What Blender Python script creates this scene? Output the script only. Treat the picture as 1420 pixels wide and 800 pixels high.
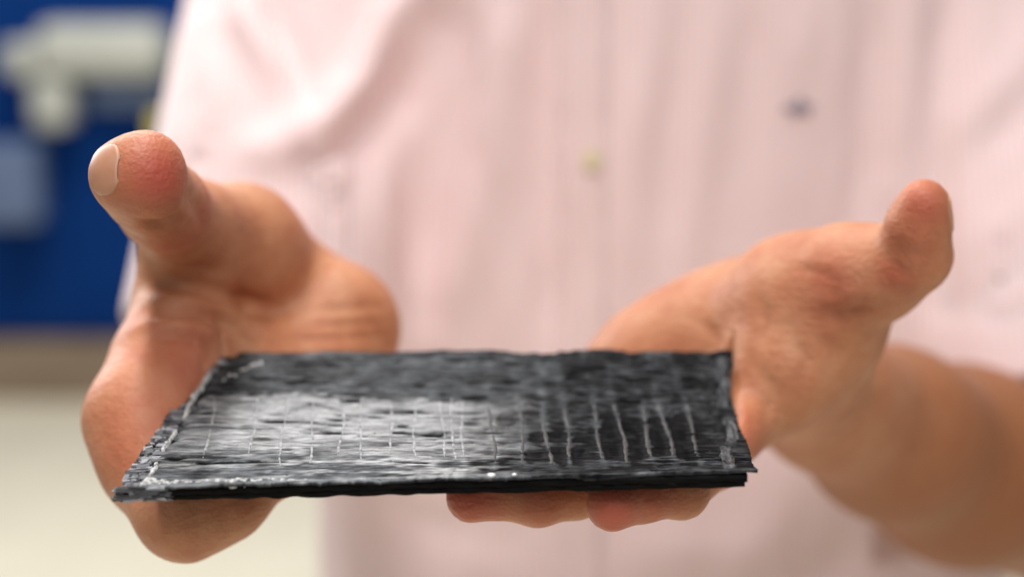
import bpy, bmesh, math, random
import numpy as np
from mathutils import Vector
from mathutils.bvhtree import BVHTree

SC = bpy.context.scene
COL = SC.collection
for o in list(bpy.data.objects):
    bpy.data.objects.remove(o)

# ------------------------------------------------------------------ camera
PITCH = math.radians(10.0)
CAM_H = 1.25
LENS = 50.0
FPX = 1420 * LENS / 36.0
cam_d = bpy.data.cameras.new('camera')
cam = bpy.data.objects.new('camera', cam_d)
COL.objects.link(cam)
cam.location = (0, 0, CAM_H)
cam.rotation_euler = (math.radians(90) - PITCH, 0, 0)
cam_d.lens = LENS
cam_d.sensor_width = 36.0
cam_d.clip_start = 0.02
cam_d.clip_end = 60
cam_d.dof.use_dof = True
cam_d.dof.focus_distance = 0.453
cam_d.dof.aperture_fstop = 3.4
SC.camera = cam

# ------------------------------------------------------------------ world and lamps (indoors)
world = bpy.data.worlds.new('World')
SC.world = world
world.use_nodes = True
bg = world.node_tree.nodes['Background']
bg.inputs[0].default_value = (1.0, 0.97, 0.95, 1)
bg.inputs[1].default_value = 0.25


def area(name, loc, target, size, size_y, power, color):
    L = bpy.data.lights.new(name, 'AREA')
    L.shape = 'RECTANGLE'
    L.size = size
    L.size_y = size_y
    L.energy = power
    L.color = color
    o = bpy.data.objects.new(name, L)
    COL.objects.link(o)
    o.location = loc
    o.rotation_euler = (Vector(target) - Vector(loc)).to_track_quat('-Z', 'Y').to_euler()
    return o


area('ceiling_light_tube', (-0.34, 0.8, 2.75), (-0.34, 0.801, 0.0), 0.16, 2.6, 44, (1.0, 0.98, 0.965))
area('ceiling_light_room', (-1.2, 3.6, 2.9), (-1.2, 3.601, 0.0), 1.6, 0.9, 56, (1.0, 0.97, 0.93))
area('ceiling_light_behind_camera', (0.5, -1.3, 2.75), (0.1, 0.6, 1.1), 1.4, 1.0, 27, (1.0, 0.975, 0.96))
area('window_light', (-2.1, 2.5, 2.2), (-0.1, 0.55, 1.1), 1.1, 1.2, 46, (0.92, 0.97, 1.0))

SC.view_settings.view_transform = 'Standard'
SC.view_settings.look = 'None'
SC.view_settings.exposure = 0.0
SC.view_settings.gamma = 1.0
SC.view_settings.use_curve_mapping = False

# ------------------------------------------------------------------ helpers
rng = np.random.default_rng(7)
random.seed(7)
SP, CP = math.sin(PITCH), math.cos(PITCH)


def at(px, py, d):
    X = (px - 710) * d / FPX
    Y = -(py - 400) * d / FPX
    return np.array([X, d * CP + Y * SP, CAM_H - d * SP + Y * CP])


def link(name, me, mat=None, parent=None):
    o = bpy.data.objects.new(name, me)
    COL.objects.link(o)
    if mat is not None and me is not None and not me.materials:
        me.materials.append(mat)
    if parent is not None:
        o.parent = parent
    return o


def mesh_from(name, V, Fq, smooth=True):
    me = bpy.data.meshes.new(name)
    V = np.asarray(V, dtype=np.float32)
    Fq = np.asarray(Fq, dtype=np.int32)
    n = Fq.shape[1]
    me.vertices.add(len(V))
    me.vertices.foreach_set('co', V.ravel())
    me.loops.add(Fq.size)
    me.loops.foreach_set('vertex_index', Fq.ravel())
    me.polygons.add(len(Fq))
    me.polygons.foreach_set('loop_start', np.arange(0, Fq.size, n, dtype=np.int32))
    me.polygons.foreach_set('loop_total', np.full(len(Fq), n, dtype=np.int32))
    me.update(calc_edges=True)
    me.validate()
    if smooth:
        me.polygons.foreach_set('use_smooth', np.ones(len(me.polygons), dtype=bool))
    return me


def add_attr(me, name, vals):
    a = me.attributes.new(name, 'FLOAT', 'POINT')
    a.data.foreach_set('value', np.asarray(vals, dtype=np.float32))


def tag(o, label=None, cat=None, group=None, kind=None):
    if label: o['label'] = label
    if cat: o['category'] = cat
    if group: o['group'] = group
    if kind: o['kind'] = kind


def sstep(a, b, x):
    t = np.clip((x - a) / (b - a), 0, 1)
    return t * t * (3 - 2 * t)


def noise2(x, y, seed):
    """smooth value noise, vectorised"""
    r = np.random.default_rng(seed)
    T = r.random((256, 256))
    xi = np.floor(x).astype(int); yi = np.floor(y).astype(int)
    fx = x - xi; fy = y - yi
    fx = fx * fx * (3 - 2 * fx); fy = fy * fy * (3 - 2 * fy)
    a = T[xi % 256, yi % 256]; b = T[(xi + 1) % 256, yi % 256]
    c = T[xi % 256, (yi + 1) % 256]; d = T[(xi + 1) % 256, (yi + 1) % 256]
    return (a * (1 - fx) + b * fx) * (1 - fy) + (c * (1 - fx) + d * fx) * fy


# ------------------------------------------------------------------ implicit-surface mesher
def cap(a, b, ra, rb, k=0.006, sc=None):
    return dict(a=np.asarray(a, float), b=np.asarray(b, float), ra=ra, rb=rb, k=k, sc=sc)


def prim_d(p, P):
    a, b = p['a'].astype(P.dtype), p['b'].astype(P.dtype)
    if p['sc'] is not None:
        s = np.asarray(p['sc'], dtype=P.dtype)
        q = a + (P - a) * s
        bb = a + (b - a) * s
        m = 1.0 / s.max()
    else:
        q, bb, m = P, b, 1.0
    ba = bb - a
    L = float(ba @ ba)
    if L < 1e-12:
        return (np.linalg.norm(q - a, axis=-1) - p['ra']) * m
    t = np.clip(((q - a) @ ba) / L, 0, 1)
    d = np.linalg.norm(q - a - t[..., None] * ba, axis=-1)
    return (d - (p['ra'] + (p['rb'] - p['ra']) * t)) * m


def smin(a, b, k):
    h = np.maximum(k - np.abs(a - b), 0) / k
    return np.minimum(a, b) - h * h * k * 0.25


def field(prims, P, post=None):
    d = None
    for p in prims:
        q = prim_d(p, P)
        d = q if d is None else smin(d, q, p['k'])
    if post is not None:
        d = post(P, d)
    return d


def surface(prims, cell, post=None, clip=None, N=16):
    """naive surface nets over the blocks the surface passes through"""
    lo = np.min([np.minimum(p['a'], p['b']) - max(p['ra'], p['rb']) - 0.02 for p in prims], axis=0)
    hi = np.max([np.maximum(p['a'], p['b']) + max(p['ra'], p['rb']) + 0.02 for p in prims], axis=0)
    if clip is not None:
        lo = np.maximum(lo, clip[0]); hi = np.minimum(hi, clip[1])
    nb = np.ceil((hi - lo) / (cell * N)).astype(int)
    S = cell * N
    R = S * math.sqrt(3) / 2
    g = np.arange(N + 1)
    I, J, K = np.meshgrid(g, g, g, indexing='ij')
    loc = np.stack([I, J, K], -1).astype(float) * cell
    dims = nb * N + 2
    keys_all, pos_all, quads = [], [], []

    def key(i, j, k):
        return ((i + 1) * (dims[1] + 2) + (j + 1)) * (dims[2] + 2) + (k + 1)
    corner = [(a, b, c) for a in (0, 1) for b in (0, 1) for c in (0, 1)]
    edges = [(p, q) for p in corner for q in corner if p < q and sum(abs(x - y) for x, y in zip(p, q)) == 1]
    gb = np.stack(np.meshgrid(*[np.arange(n) for n in nb], indexing='ij'), -1)
    cen = lo + (gb + 0.5) * S
    reach = [prim_d(p, cen) < R * (1.7 if p['sc'] is not None else 1.0) + max(q['k'] for q in prims) + 0.005 for p in prims]
    dcen = field(prims, cen, post)
    for bi in range(nb[0]):
        for bj in range(nb[1]):
            for bk in range(nb[2]):
                if abs(dcen[bi, bj, bk]) > R * 1.05 + 0.003:
                    continue
                o = lo + np.array([bi, bj, bk]) * S
                sel = [p for p, m_ in zip(prims, reach) if m_[bi, bj, bk]]
                if not sel:
                    continue
                Fv = field(sel, (loc + o).astype(np.float32), post)
                if Fv.min() > 0 or Fv.max() < 0:
                    continue
                base = np.array([bi, bj, bk]) * N
                acc = np.zeros((N, N, N, 3)); cnt = np.zeros((N, N, N))
                for p, q in edges:
                    fa = Fv[p[0]:p[0] + N, p[1]:p[1] + N, p[2]:p[2] + N]
                    fb = Fv[q[0]:q[0] + N, q[1]:q[1] + N, q[2]:q[2] + N]
                    m = (fa < 0) != (fb < 0)
                    t = np.where(m, fa / np.where(m, fa - fb, 1), 0)
                    pt = np.array(p, float) + t[..., None] * (np.array(q, float) - np.array(p, float))
                    acc += np.where(m[..., None], pt, 0); cnt += m
                act = cnt > 0
                ii = np.argwhere(act)
                pos = (acc[act] / cnt[act][:, None] + ii) * cell + o
                gi = ii + base
                keys_all.append(key(gi[:, 0], gi[:, 1], gi[:, 2])); pos_all.append(pos)
                for ax in range(3):
                    sl0 = [slice(0, N)] * 3; sl1 = [slice(0, N)] * 3
                    sl1[ax] = slice(1, N + 1)
                    fa = Fv[tuple(sl0)]; fb = Fv[tuple(sl1)]
                    m = (fa < 0) != (fb < 0)
                    e = np.argwhere(m)
                    if not len(e):
                        continue
                    inside = (fa < 0)[m]
                    e = e + base
                    u, v = (ax + 1) % 3, (ax + 2) % 3
                    ks = []
                    for du, dv in ((-1, -1), (0, -1), (0, 0), (-1, 0)):
                        f = e.copy(); f[:, u] += du; f[:, v] += dv
                        ks.append(key(f[:, 0], f[:, 1], f[:, 2]))
                    q = np.stack(ks, 1)
                    q[~inside] = q[~inside][:, ::-1]
                    quads.append(q)
    K_ = np.concatenate(keys_all); V = np.concatenate(pos_all)
    order = np.argsort(K_); K_ = K_[order]; V = V[order]
    Q = np.concatenate(quads)
    idx = np.searchsorted(K_, Q); idx = np.clip(idx, 0, len(K_) - 1)
    ok = (K_[idx] == Q).all(axis=1)
    return V, idx[ok]


def vnormals(V, Fq):
    n = np.zeros_like(V)
    fn = np.cross(V[Fq[:, 2]] - V[Fq[:, 0]], V[Fq[:, 3]] - V[Fq[:, 1]])
    for i in range(4):
        np.add.at(n, Fq[:, i], fn)
    return n / np.maximum(np.linalg.norm(n, axis=1, keepdims=True), 1e-12)


def seg_dist(P, pts):
    """distance of points to a polyline"""
    best = np.full(len(P), 1e9)
    for a, b in zip(pts[:-1], pts[1:]):
        ba = b - a
        t = np.clip(((P - a) @ ba) / max(float(ba @ ba), 1e-12), 0, 1)
        best = np.minimum(best, np.linalg.norm(P - a - t[:, None] * ba, axis=1))
    return best


# ------------------------------------------------------------------ materials
def new_mat(name):
    m = bpy.data.materials.new(name)
    m.use_nodes = True
    nt = m.node_tree
    return m, nt, nt.nodes['Principled BSDF']


def node(nt, t, **kw):
    n = nt.nodes.new(t)
    for k, v in kw.items():
        if hasattr(n, k) and k not in n.inputs:
            setattr(n, k, v)
        else:
            n.inputs[k].default_value = v
    return n


def ramp(nt, stops, src):
    r = nt.nodes.new('ShaderNodeValToRGB')
    el = r.color_ramp.elements
    while len(el) < len(stops):
        el.new(0.5)
    for e, (p, c) in zip(el, stops):
        e.position = p
        e.color = (*c, 1) if len(c) == 3 else c
    nt.links.new(src, r.inputs[0])
    return r


def mixc(nt, fac, a, b, mode='MIX'):
    m = nt.nodes.new('ShaderNodeMix')
    m.data_type = 'RGBA'
    m.blend_type = mode
    for i, v in ((0, fac), (6, a), (7, b)):
        if hasattr(v, 'is_output'):
            nt.links.new(v, m.inputs[i])
        else:
            m.inputs[i].default_value = v if i == 0 else (*v, 1)
    return m.outputs[2]


def math_n(nt, op, a, b=None, c=None):
    m = nt.nodes.new('ShaderNodeMath')
    m.operation = op
    for i, v in enumerate((a, b, c)):
        if v is None:
            continue
        if hasattr(v, 'is_output'):
            nt.links.new(v, m.inputs[i])
        else:
            m.inputs[i].default_value = v
    return m.outputs[0]


def mapped(nt, scale, coord='Object'):
    tc = nt.nodes.new('ShaderNodeTexCoord')
    mp = nt.nodes.new('ShaderNodeMapping')
    mp.inputs['Scale'].default_value = scale
    nt.links.new(tc.outputs[coord], mp.inputs[0])
    return mp.outputs[0]


def noise_n(nt, vec, scale, detail=3, rough=0.55):
    n = nt.nodes.new('ShaderNodeTexNoise')
    n.inputs['Scale'].default_value = scale
    n.inputs['Detail'].default_value = detail
    n.inputs['Roughness'].default_value = rough
    nt.links.new(vec, n.inputs['Vector'])
    return n.outputs[0]


def bump(nt, bsdf, height, strength, dist, normal=None):
    b = nt.nodes.new('ShaderNodeBump')
    b.inputs['Strength'].default_value = strength
    b.inputs['Distance'].default_value = dist
    nt.links.new(height, b.inputs['Height'])
    if normal is not None:
        nt.links.new(normal, b.inputs['Normal'])
    nt.links.new(b.outputs[0], bsdf.inputs['Normal'])
    return b.outputs[0]


def attr(nt, name):
    a = nt.nodes.new('ShaderNodeAttribute')
    a.attribute_name = name
    return a.outputs['Fac']


# skin
M_skin, nt, b = new_mat('skin')
obv = mapped(nt, (1, 1, 1))
n1 = noise_n(nt, obv, 55, 6, 0.65)
n2 = noise_n(nt, obv, 420, 2)
basec = ramp(nt, [(0.3, (0.45, 0.160, 0.080)), (0.5, (0.53, 0.222, 0.112)), (0.7, (0.59, 0.290, 0.160))], n1).outputs[0]
redc = mixc(nt, attr(nt, 'flush'), basec, (0.50, 0.100, 0.066))
redc = mixc(nt, attr(nt, 'tan'), redc, (0.32, 0.120, 0.048))  # forearms darkened in colour for the shade they lie in
nt.links.new(redc, b.inputs['Base Color'])
b.inputs['Roughness'].default_value = 0.5
b.inputs['Specular IOR Level'].default_value = 0.35
b.inputs['Subsurface Weight'].default_value = 0.25
b.inputs['Subsurface Radius'].default_value = (1.0, 0.35, 0.2)
b.inputs['Subsurface Scale'].default_value = 0.006
vor = nt.nodes.new('ShaderNodeTexVoronoi')
vor.inputs['Scale'].default_value = 700
nt.links.new(obv, vor.inputs['Vector'])
h = math_n(nt, 'ADD', math_n(nt, 'MULTIPLY', n2, 0.6), math_n(nt, 'MULTIPLY', vor.outputs['Distance'], 0.5))
wr = noise_n(nt, mapped(nt, (190, 190, 420)), 1, 4, 0.6)
b0 = bump(nt, b, wr, 0.45, 0.0012)
bump(nt, b, h, 0.45, 0.0007, b0)

# nails
M_nail, nt, b = new_mat('nail')
n1 = noise_n(nt, mapped(nt, (1, 1, 1)), 160, 2)
nt.links.new(mixc(nt, attr(nt, 'free_edge'), ramp(nt, [(0.3, (0.55, 0.25, 0.15)), (0.75, (0.60, 0.30, 0.195))], n1).outputs[0], (0.62, 0.36, 0.26)), b.inputs['Base Color'])
b.inputs['Roughness'].default_value = 0.42
b.inputs['Subsurface Weight'].default_value = 0.2
b.inputs['Subsurface Scale'].default_value = 0.003

# shirt: fine vertical stripes woven pink and white
M_shirt, nt, b = new_mat('striped_cotton')
tc = nt.nodes.new('ShaderNodeTexCoord')
sx = nt.nodes.new('ShaderNodeSeparateXYZ')
nt.links.new(tc.outputs['Object'], sx.inputs[0])
wob = noise_n(nt, mapped(nt, (1, 1, 1)), 14, 2)
xx = math_n(nt, 'ADD', sx.outputs[0], math_n(nt, 'MULTIPLY', math_n(nt, 'SUBTRACT', wob, 0.5), 0.003))
st = math_n(nt, 'SINE', math_n(nt, 'MULTIPLY', xx, 2 * math.pi / 0.0042))
st = math_n(nt, 'MULTIPLY_ADD', st, 0.5, 0.5)
stripe = ramp(nt, [(0.3, (0.87, 0.60, 0.595)), (0.7, (0.92, 0.765, 0.76))], st).outputs[0]
wv = noise_n(nt, mapped(nt, (900, 900, 500)), 1, 2)
col = mixc(nt, 0.12, stripe, ramp(nt, [(0.35, (0.6, 0.44, 0.42)), (0.65, (0.85, 0.76, 0.74))], wv).outputs[0])
nt.links.new(col, b.inputs['Base Color'])
b.inputs['Roughness'].default_value = 0.85
b.inputs['Specular IOR Level'].default_value = 0.15
b.inputs['Sheen Weight'].default_value = 0.25
b.inputs['Subsurface Weight'].default_value = 0.12
b.inputs['Subsurface Scale'].default_value = 0.006
puck = noise_n(nt, mapped(nt, (260, 60, 90)), 1, 3)
b1 = bump(nt, b, puck, 0.35, 0.0015)
bump(nt, b, st, 0.3, 0.0005, b1)

M_button, nt, b = new_mat('button_plastic')
n1 = noise_n(nt, mapped(nt, (1, 1, 1)), 200, 2)
nt.links.new(ramp(nt, [(0.3, (0.72, 0.62, 0.36)), (0.7, (0.80, 0.72, 0.48))], n1).outputs[0], b.inputs['Base Color'])
b.inputs['Roughness'].default_value = 0.3

M_thread, nt, b = new_mat('emblem_thread')
n1 = noise_n(nt, mapped(nt, (900, 900, 300)), 1, 2)
nt.links.new(ramp(nt, [(0.3, (0.26, 0.22, 0.28)), (0.7, (0.42, 0.36, 0.41))], n1).outputs[0], b.inputs['Base Color'])
b.inputs['Roughness'].default_value = 0.7


def carbon_mat(name, dark, light, bias, rough):
    m, nt, b = new_mat(name)
    uv = mapped(nt, (1, 1, 1), 'UV')               # uv in millimetres: u along the fibres

    def sc(x, y):
        mp = nt.nodes.new('ShaderNodeMapping')
        mp.inputs['Scale'].default_value = (x, y, 1)
        nt.links.new(uv, mp.inputs[0])
        return mp.outputs[0]
    f1 = noise_n(nt, sc(0.07, 0.62), 1, 5, 0.65)     # long fibre streaks
    f2 = noise_n(nt, sc(0.30, 1.5), 1, 4, 0.65)
    f3 = noise_n(nt, sc(0.07, 0.09), 1, 4, 0.6)     # broad cloudy dust
    f4 = noise_n(nt, sc(0.30, 0.45), 1, 4, 0.65)
    s = math_n(nt, 'ADD', math_n(nt, 'MULTIPLY', f1, 0.38), math_n(nt, 'MULTIPLY', f3, 0.22))
    s = math_n(nt, 'ADD', s, math_n(nt, 'MULTIPLY', f2, 0.2))
    f5 = noise_n(nt, sc(0.20, 0.70), 1, 5, 0.7)
    s = math_n(nt, 'ADD', s, math_n(nt, 'MULTIPLY', f4, 0.1))
    s = math_n(nt, 'ADD', s, math_n(nt, 'MULTIPLY', f5, 0.30))
    s = math_n(nt, 'SUBTRACT', s, 0.10)
    at_ = attr(nt, 'dust')
    s = math_n(nt, 'ADD', s, math_n(nt, 'MULTIPLY', math_n(nt, 'SUBTRACT', at_, 0.5), 0.42))
    spk = nt.nodes.new('ShaderNodeMapRange')
    spk.inputs['From Min'].default_value = 0.38
    spk.inputs['From Max'].default_value = 0.58
    spk.inputs['To Min'].default_value = 0.25
    nt.links.new(math_n(nt, 'MULTIPLY_ADD', f5, 0.55, math_n(nt, 'MULTIPLY', f1, 0.45)), spk.inputs['Value'])
    nt.links.new(math_n(nt, 'MULTIPLY', math_n(nt, 'POWER', math_n(nt, 'MULTIPLY_ADD', attr(nt, 'film'), -0.90, 1.0), 2.0), spk.outputs[0]), b.inputs['Specular IOR Level'])  # gloss masked off outside the intended sheen
    mid = tuple((x * 0.7 + y * 0.3) for x, y in zip(dark, light))
    c = ramp(nt, [(0.41 + bias, dark), (0.51 + bias, mid), (0.63 + bias, light)], s).outputs[0]
    nt.links.new(c, b.inputs['Base Color'])
    r = nt.nodes.new('ShaderNodeMapRange')
    r.inputs['From Min'].default_value = 0.3
    r.inputs['From Max'].default_value = 0.7
    r.inputs['To Min'].default_value = rough - 0.1
    r.inputs['To Max'].default_value = rough + 0.14
    nt.links.new(f2, r.inputs['Value'])
    nt.links.new(r.outputs[0], b.inputs['Roughness'])
    b.inputs['IOR'].default_value = 2.25
    b.inputs['Anisotropic'].default_value = 0.96
    b.inputs['Anisotropic Rotation'].default_value = 0.25
    tg = nt.nodes.new('ShaderNodeTangent')
    tg.direction_type = 'UV_MAP'
    tg.uv_map = 'UVMap'
    nt.links.new(tg.outputs[0], b.inputs['Tangent'])
    hgt = math_n(nt, 'ADD', math_n(nt, 'MULTIPLY', f1, 0.6), math_n(nt, 'MULTIPLY', f2, 0.5))
    bump(nt, b, hgt, 0.9, 0.0011)
    return m


M_face = carbon_mat('carbon_face', (0.006, 0.006, 0.007), (0.225, 0.243, 0.258), 0.015, 0.50)  # light tone lifted and cooled to put sheen into the colour

M_core, nt, b = new_mat('black_core')
n1 = noise_n(nt, mapped(nt, (120, 700, 900)), 1, 4)
nt.links.new(ramp(nt, [(0.35, (0.003, 0.003, 0.003)), (0.8, (0.012, 0.012, 0.013))], n1).outputs[0], b.inputs['Base Color'])
b.inputs['Roughness'].default_value = 0.65
b.inputs['Specular IOR Level'].default_value = 0.06
bump(nt, b, n1, 0.5, 0.0004)

M_chip, nt, b = new_mat('fibre_chip')
oi = nt.nodes.new('ShaderNodeObjectInfo')
nt.links.new(ramp(nt, [(0.0, (0.012, 0.012, 0.014)), (0.5, (0.09, 0.092, 0.105)), (1.0, (0.42, 0.43, 0.46))], oi.outputs['Random']).outputs[0], b.inputs['Base Color'])
b.inputs['Roughness'].default_value = 0.4
n1 = noise_n(nt, mapped(nt, (150, 2500, 2500)), 1, 3)
bump(nt, b, n1, 0.5, 0.0004)

M_resin, nt, b = new_mat('white_residue')
n1 = noise_n(nt, mapped(nt, (1, 1, 1)), 900, 4)
nt.links.new(ramp(nt, [(0.32, (0.18, 0.185, 0.19)), (0.6, (0.72, 0.72, 0.70))], n1).outputs[0], b.inputs['Base Color'])
b.inputs['Roughness'].default_value = 0.45
bump(nt, b, n1, 0.5, 0.0004)

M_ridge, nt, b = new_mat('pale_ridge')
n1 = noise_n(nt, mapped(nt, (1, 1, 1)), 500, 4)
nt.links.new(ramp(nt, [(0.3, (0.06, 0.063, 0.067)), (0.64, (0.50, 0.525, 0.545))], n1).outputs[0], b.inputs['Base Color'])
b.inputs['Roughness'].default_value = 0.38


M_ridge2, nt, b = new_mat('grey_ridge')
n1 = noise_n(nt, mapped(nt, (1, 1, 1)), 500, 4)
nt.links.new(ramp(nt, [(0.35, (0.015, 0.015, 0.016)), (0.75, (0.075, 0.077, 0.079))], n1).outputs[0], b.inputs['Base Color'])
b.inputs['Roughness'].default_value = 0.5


def plain(name, c0, c1, scale, rough, bumpd=0.0):
    m, nt, b = new_mat(name)
    n = noise_n(nt, mapped(nt, (1, 1, 1)), scale, 4)
    nt.links.new(ramp(nt, [(0.3, c0), (0.7, c1)], n).outputs[0], b.inputs['Base Color'])
    b.inputs['Roughness'].default_value = rough
    if bumpd:
        bump(nt, b, n, 0.3, bumpd)
    return m


M_floor = plain('cream_floor', (0.70, 0.65, 0.51), (0.77, 0.72, 0.57), 3, 0.5)
M_blue = plain('blue_paint', (0.001, 0.026, 0.145), (0.002, 0.034, 0.175), 5, 0.7)
M_blue.node_tree.nodes['Principled BSDF'].inputs['Specular IOR Level'].default_value = 0.08
M_wood = plain('tan_plinth', (0.20, 0.145, 0.10), (0.30, 0.23, 0.165), 6, 0.6)
M_grey = plain('pale_grey_enamel', (0.42, 0.44, 0.40), (0.52, 0.53, 0.48), 8, 0.4)
M_bgrey = plain('blue_grey_enamel', (0.10, 0.15, 0.27), (0.14, 0.19, 0.32), 8, 0.4)
M_yellow = plain('yellow_plastic', (0.75, 0.60, 0.08), (0.82, 0.68, 0.12), 20, 0.4)
M_dark = plain('dark_rubber', (0.02, 0.02, 0.022), (0.04, 0.04, 0.042), 20, 0.6)


def boxes(name, items, mat, parent=None, bevel=0.006):
    """one mesh of bevelled boxes, each ((x0,x1),(y0,y1),(z0,z1))"""
    bm = bmesh.new()
    for (x0, x1), (y0, y1), (z0, z1) in items:
        r = bmesh.ops.create_cube(bm, size=1)
        for v in r['verts']:
            v.co = Vector(((x0 + x1) / 2 + v.co.x * (x1 - x0), (y0 + y1) / 2 + v.co.y * (y1 - y0), (z0 + z1) / 2 + v.co.z * (z1 - z0)))
        es = list({e for v in r['verts'] for e in v.link_edges})
        bmesh.ops.bevel(bm, geom=es, offset=bevel, segments=4, affect='EDGES', profile=0.7)
    me = bpy.data.meshes.new(name)
    bm.to_mesh(me); bm.free()
    return link(name, me, mat, parent)


# ------------------------------------------------------------------ setting
me = mesh_from('floor', [(-6, -3, 0), (6, -3, 0), (6, 9, 0), (-6, 9, 0)], [(0, 1, 2, 3)], False)
floor = link('floor', me, M_floor)
tag(floor, 'cream floor far below and behind the hands', None, None, 'structure')

CY = 4.85                                            # front of the blue cabinet
cab = bpy.data.objects.new('blue_cabinet', None)
COL.objects.link(cab)
cab.location = (-1.45, CY, 0)
tag(cab, 'tall blue cabinet out of focus behind the left side of the shirt', 'cabinet')
boxes('carcass', [((-0.75, 1.15), (0.03, 0.55), (0.22, 2.3))], M_blue, cab)
boxes('plinth', [((-0.80, 1.20), (-0.03, 0.56), (0.0, 0.215))], M_wood, cab)
for x0, x1 in ((-0.74, 0.20), (0.21, 1.14)):
    d_ = boxes('door', [((x0, x1), (0.0, 0.027), (0.235, 2.28))], M_blue, cab)
    hx = x1 - 0.05 if x0 < 0 else x0 + 0.04
    boxes('handle', [((hx, hx + 0.018), (-0.03, -0.001), (1.62, 1.78))], M_dark, d_, 0.003)


def bgp(px, py, d):
    return at(px, py, d)


def bg_box(name, px0, px1, py0, py1, d, depth, mat, parent, bevel=0.02):
    a = at(px0, py1, d); c = at(px1, py0, d)
    o = parent.location
    return boxes(name, [((a[0] - o[0], c[0] - o[0]), (a[1] - depth / 2 - o[1], a[1] + depth / 2 - o[1]), (a[2] - o[2], c[2] - o[2]))], mat, parent, bevel)


mach = bpy.data.objects.new('grey_machine', None)
COL.objects.link(mach)
mach.location = (-1.25, 4.72, 1.2)
tag(mach, 'blurred pale grey machine head with a hanging arm in front of the blue cabinet', 'machine')
bg_box('housing', 62, 240, 32, 108, 4.75, 0.22, M_grey, mach, 0.085)
bg_box('side_cap', 16, 60, 58, 108, 4.75, 0.18, M_grey, mach, 0.048)
bg_box('arm', 52, 104, 109, 178, 4.75, 0.16, M_grey, mach, 0.058)
bg_box('tray', 125, 240, 112, 150, 4.80, 0.12, M_bgrey, mach, 0.042)
bg_box('knob', 214, 246, 158, 196, 4.70, 0.07, M_yellow, mach, 0.02)
ctl = bpy.data.objects.new('control_box', None)
COL.objects.link(ctl)
ctl.location = (-1.6, 4.78, 1.0)
tag(ctl, 'blurred grey-blue control box low on the blue cabinet at the left border', 'control box')
bg_box('casing', -20, 62, 195, 310, 4.78, 0.12, M_bgrey, ctl, 0.03)
bg_box('cover', -10, 48, 208, 298, 4.72, 0.02, M_bgrey, ctl, 0.008)

# ------------------------------------------------------------------ the composite panel (built first: the hands press against it)
D0, D1 = 0.430, 0.540
FL, FR = at(160, 674, D0), at(1050, 652, D0)
BL, BR = at(312, 488, D1), at(1017, 485, D1)
THK = 0.0055
pn = np.cross(FR - FL, BL - FL); pn /= np.linalg.norm(pn)
if pn[2] < 0: pn = -pn
PW = np.linalg.norm(FR - FL); PD = np.linalg.norm((BL + BR) / 2 - (FL + FR) / 2)
ui = (FR - FL) / PW


def sag(u, v):
    prof = np.where(v < 0.55, np.sin(np.clip(v, 0, 1) / 0.55 * math.pi / 2) ** 0.9, np.cos(np.clip((v - 0.55) / 0.45, 0, 1) * math.pi / 2) ** 0.9)
    return -(0.0025 + 0.0078 * np.clip(u, 0, 1)) * prof


def pan(u, v, h=0.0):
    """point on the panel's upper face; u, v in 0..1, h above it in metres"""
    u = np.asarray(u, float)[..., None]; v = np.asarray(v, float)[..., None]
    h = np.asarray(h, float)
    if h.ndim: h = h[..., None]
    P = (FL * (1 - u) + FR * u) * (1 - v) + (BL * (1 - u) + BR * u) * v
    return P + pn * (sag(u, v) + h)


def pan_uvh(P):
    """inverse of pan by a few Newton steps in the panel plane"""
    u = ((P - FL) @ ui) / PW
    vi = ((BL + BR) - (FL + FR)) / 2
    v = ((P - (FL + FR) / 2) @ vi) / (vi @ vi)
    for _ in range(4):
        Q = pan(u, v)
        r = P - Q
        h = r @ pn
        r = r - h[:, None] * pn
        L = (FL + (BL - FL) * v[:, None]); Rr = (FR + (BR - FR) * v[:, None])
        eu = Rr - L
        u = u + np.einsum('ij,ij->i', r, eu) / np.einsum('ij,ij->i', eu, eu)
        v = v + (r @ vi) / (vi @ vi)
    return u, v, (P - pan(u, v)) @ pn


def edge_l(v):
    return np.interp(v, [0, 0.25, 0.5, 0.8, 0.92, 1.0], [-0.002, -0.015, -0.026, -0.036, -0.030, -0.016])


def edge_r(v):
    return np.interp(v, [0, 0.45, 0.6, 0.7, 0.8, 0.95, 1.0], [0.0, -0.001, -0.008, -0.0135, -0.015, -0.005, -0.003])


panel = bpy.data.objects.new('composite_panel', None)
COL.objects.link(panel)
tag(panel, 'black curved carbon fibre panel with frayed left end resting on both hands', 'panel')

RIDGE_X = [289, 350, 393, 432, 472, 500, 540, 575, 613, 627, 641, 682, 722, 757, 786, 829, 861, 897, 925, 961]


def to_px(P):
    dx = P[..., 0]; dy = P[..., 1]; dz = P[..., 2] - CAM_H
    dep = dy * CP - dz * SP
    return 710 + dx / dep * FPX, 400 - (dy * SP + dz * CP) / dep * FPX


def ridge_u(X, v):
    """the cross threads run nearly square to the front edge, so they are not parallel to the slanted left end"""
    v = np.asarray(v, float)
    k = -0.13 + 0.31 * (X - 393) / 437
    xl, yl = to_px(pan(np.zeros_like(v), v)); xr, yr = to_px(pan(np.ones_like(v), v))
    u = (X - xl) / (xr - xl)
    for _ in range(2):
        y = yl + (yr - yl) * u
        u = (X + k * (y - 600) - xl) / (xr - xl)
    return u + 0.003 * np.sin(v * 9 + X * 0.1)


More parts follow.
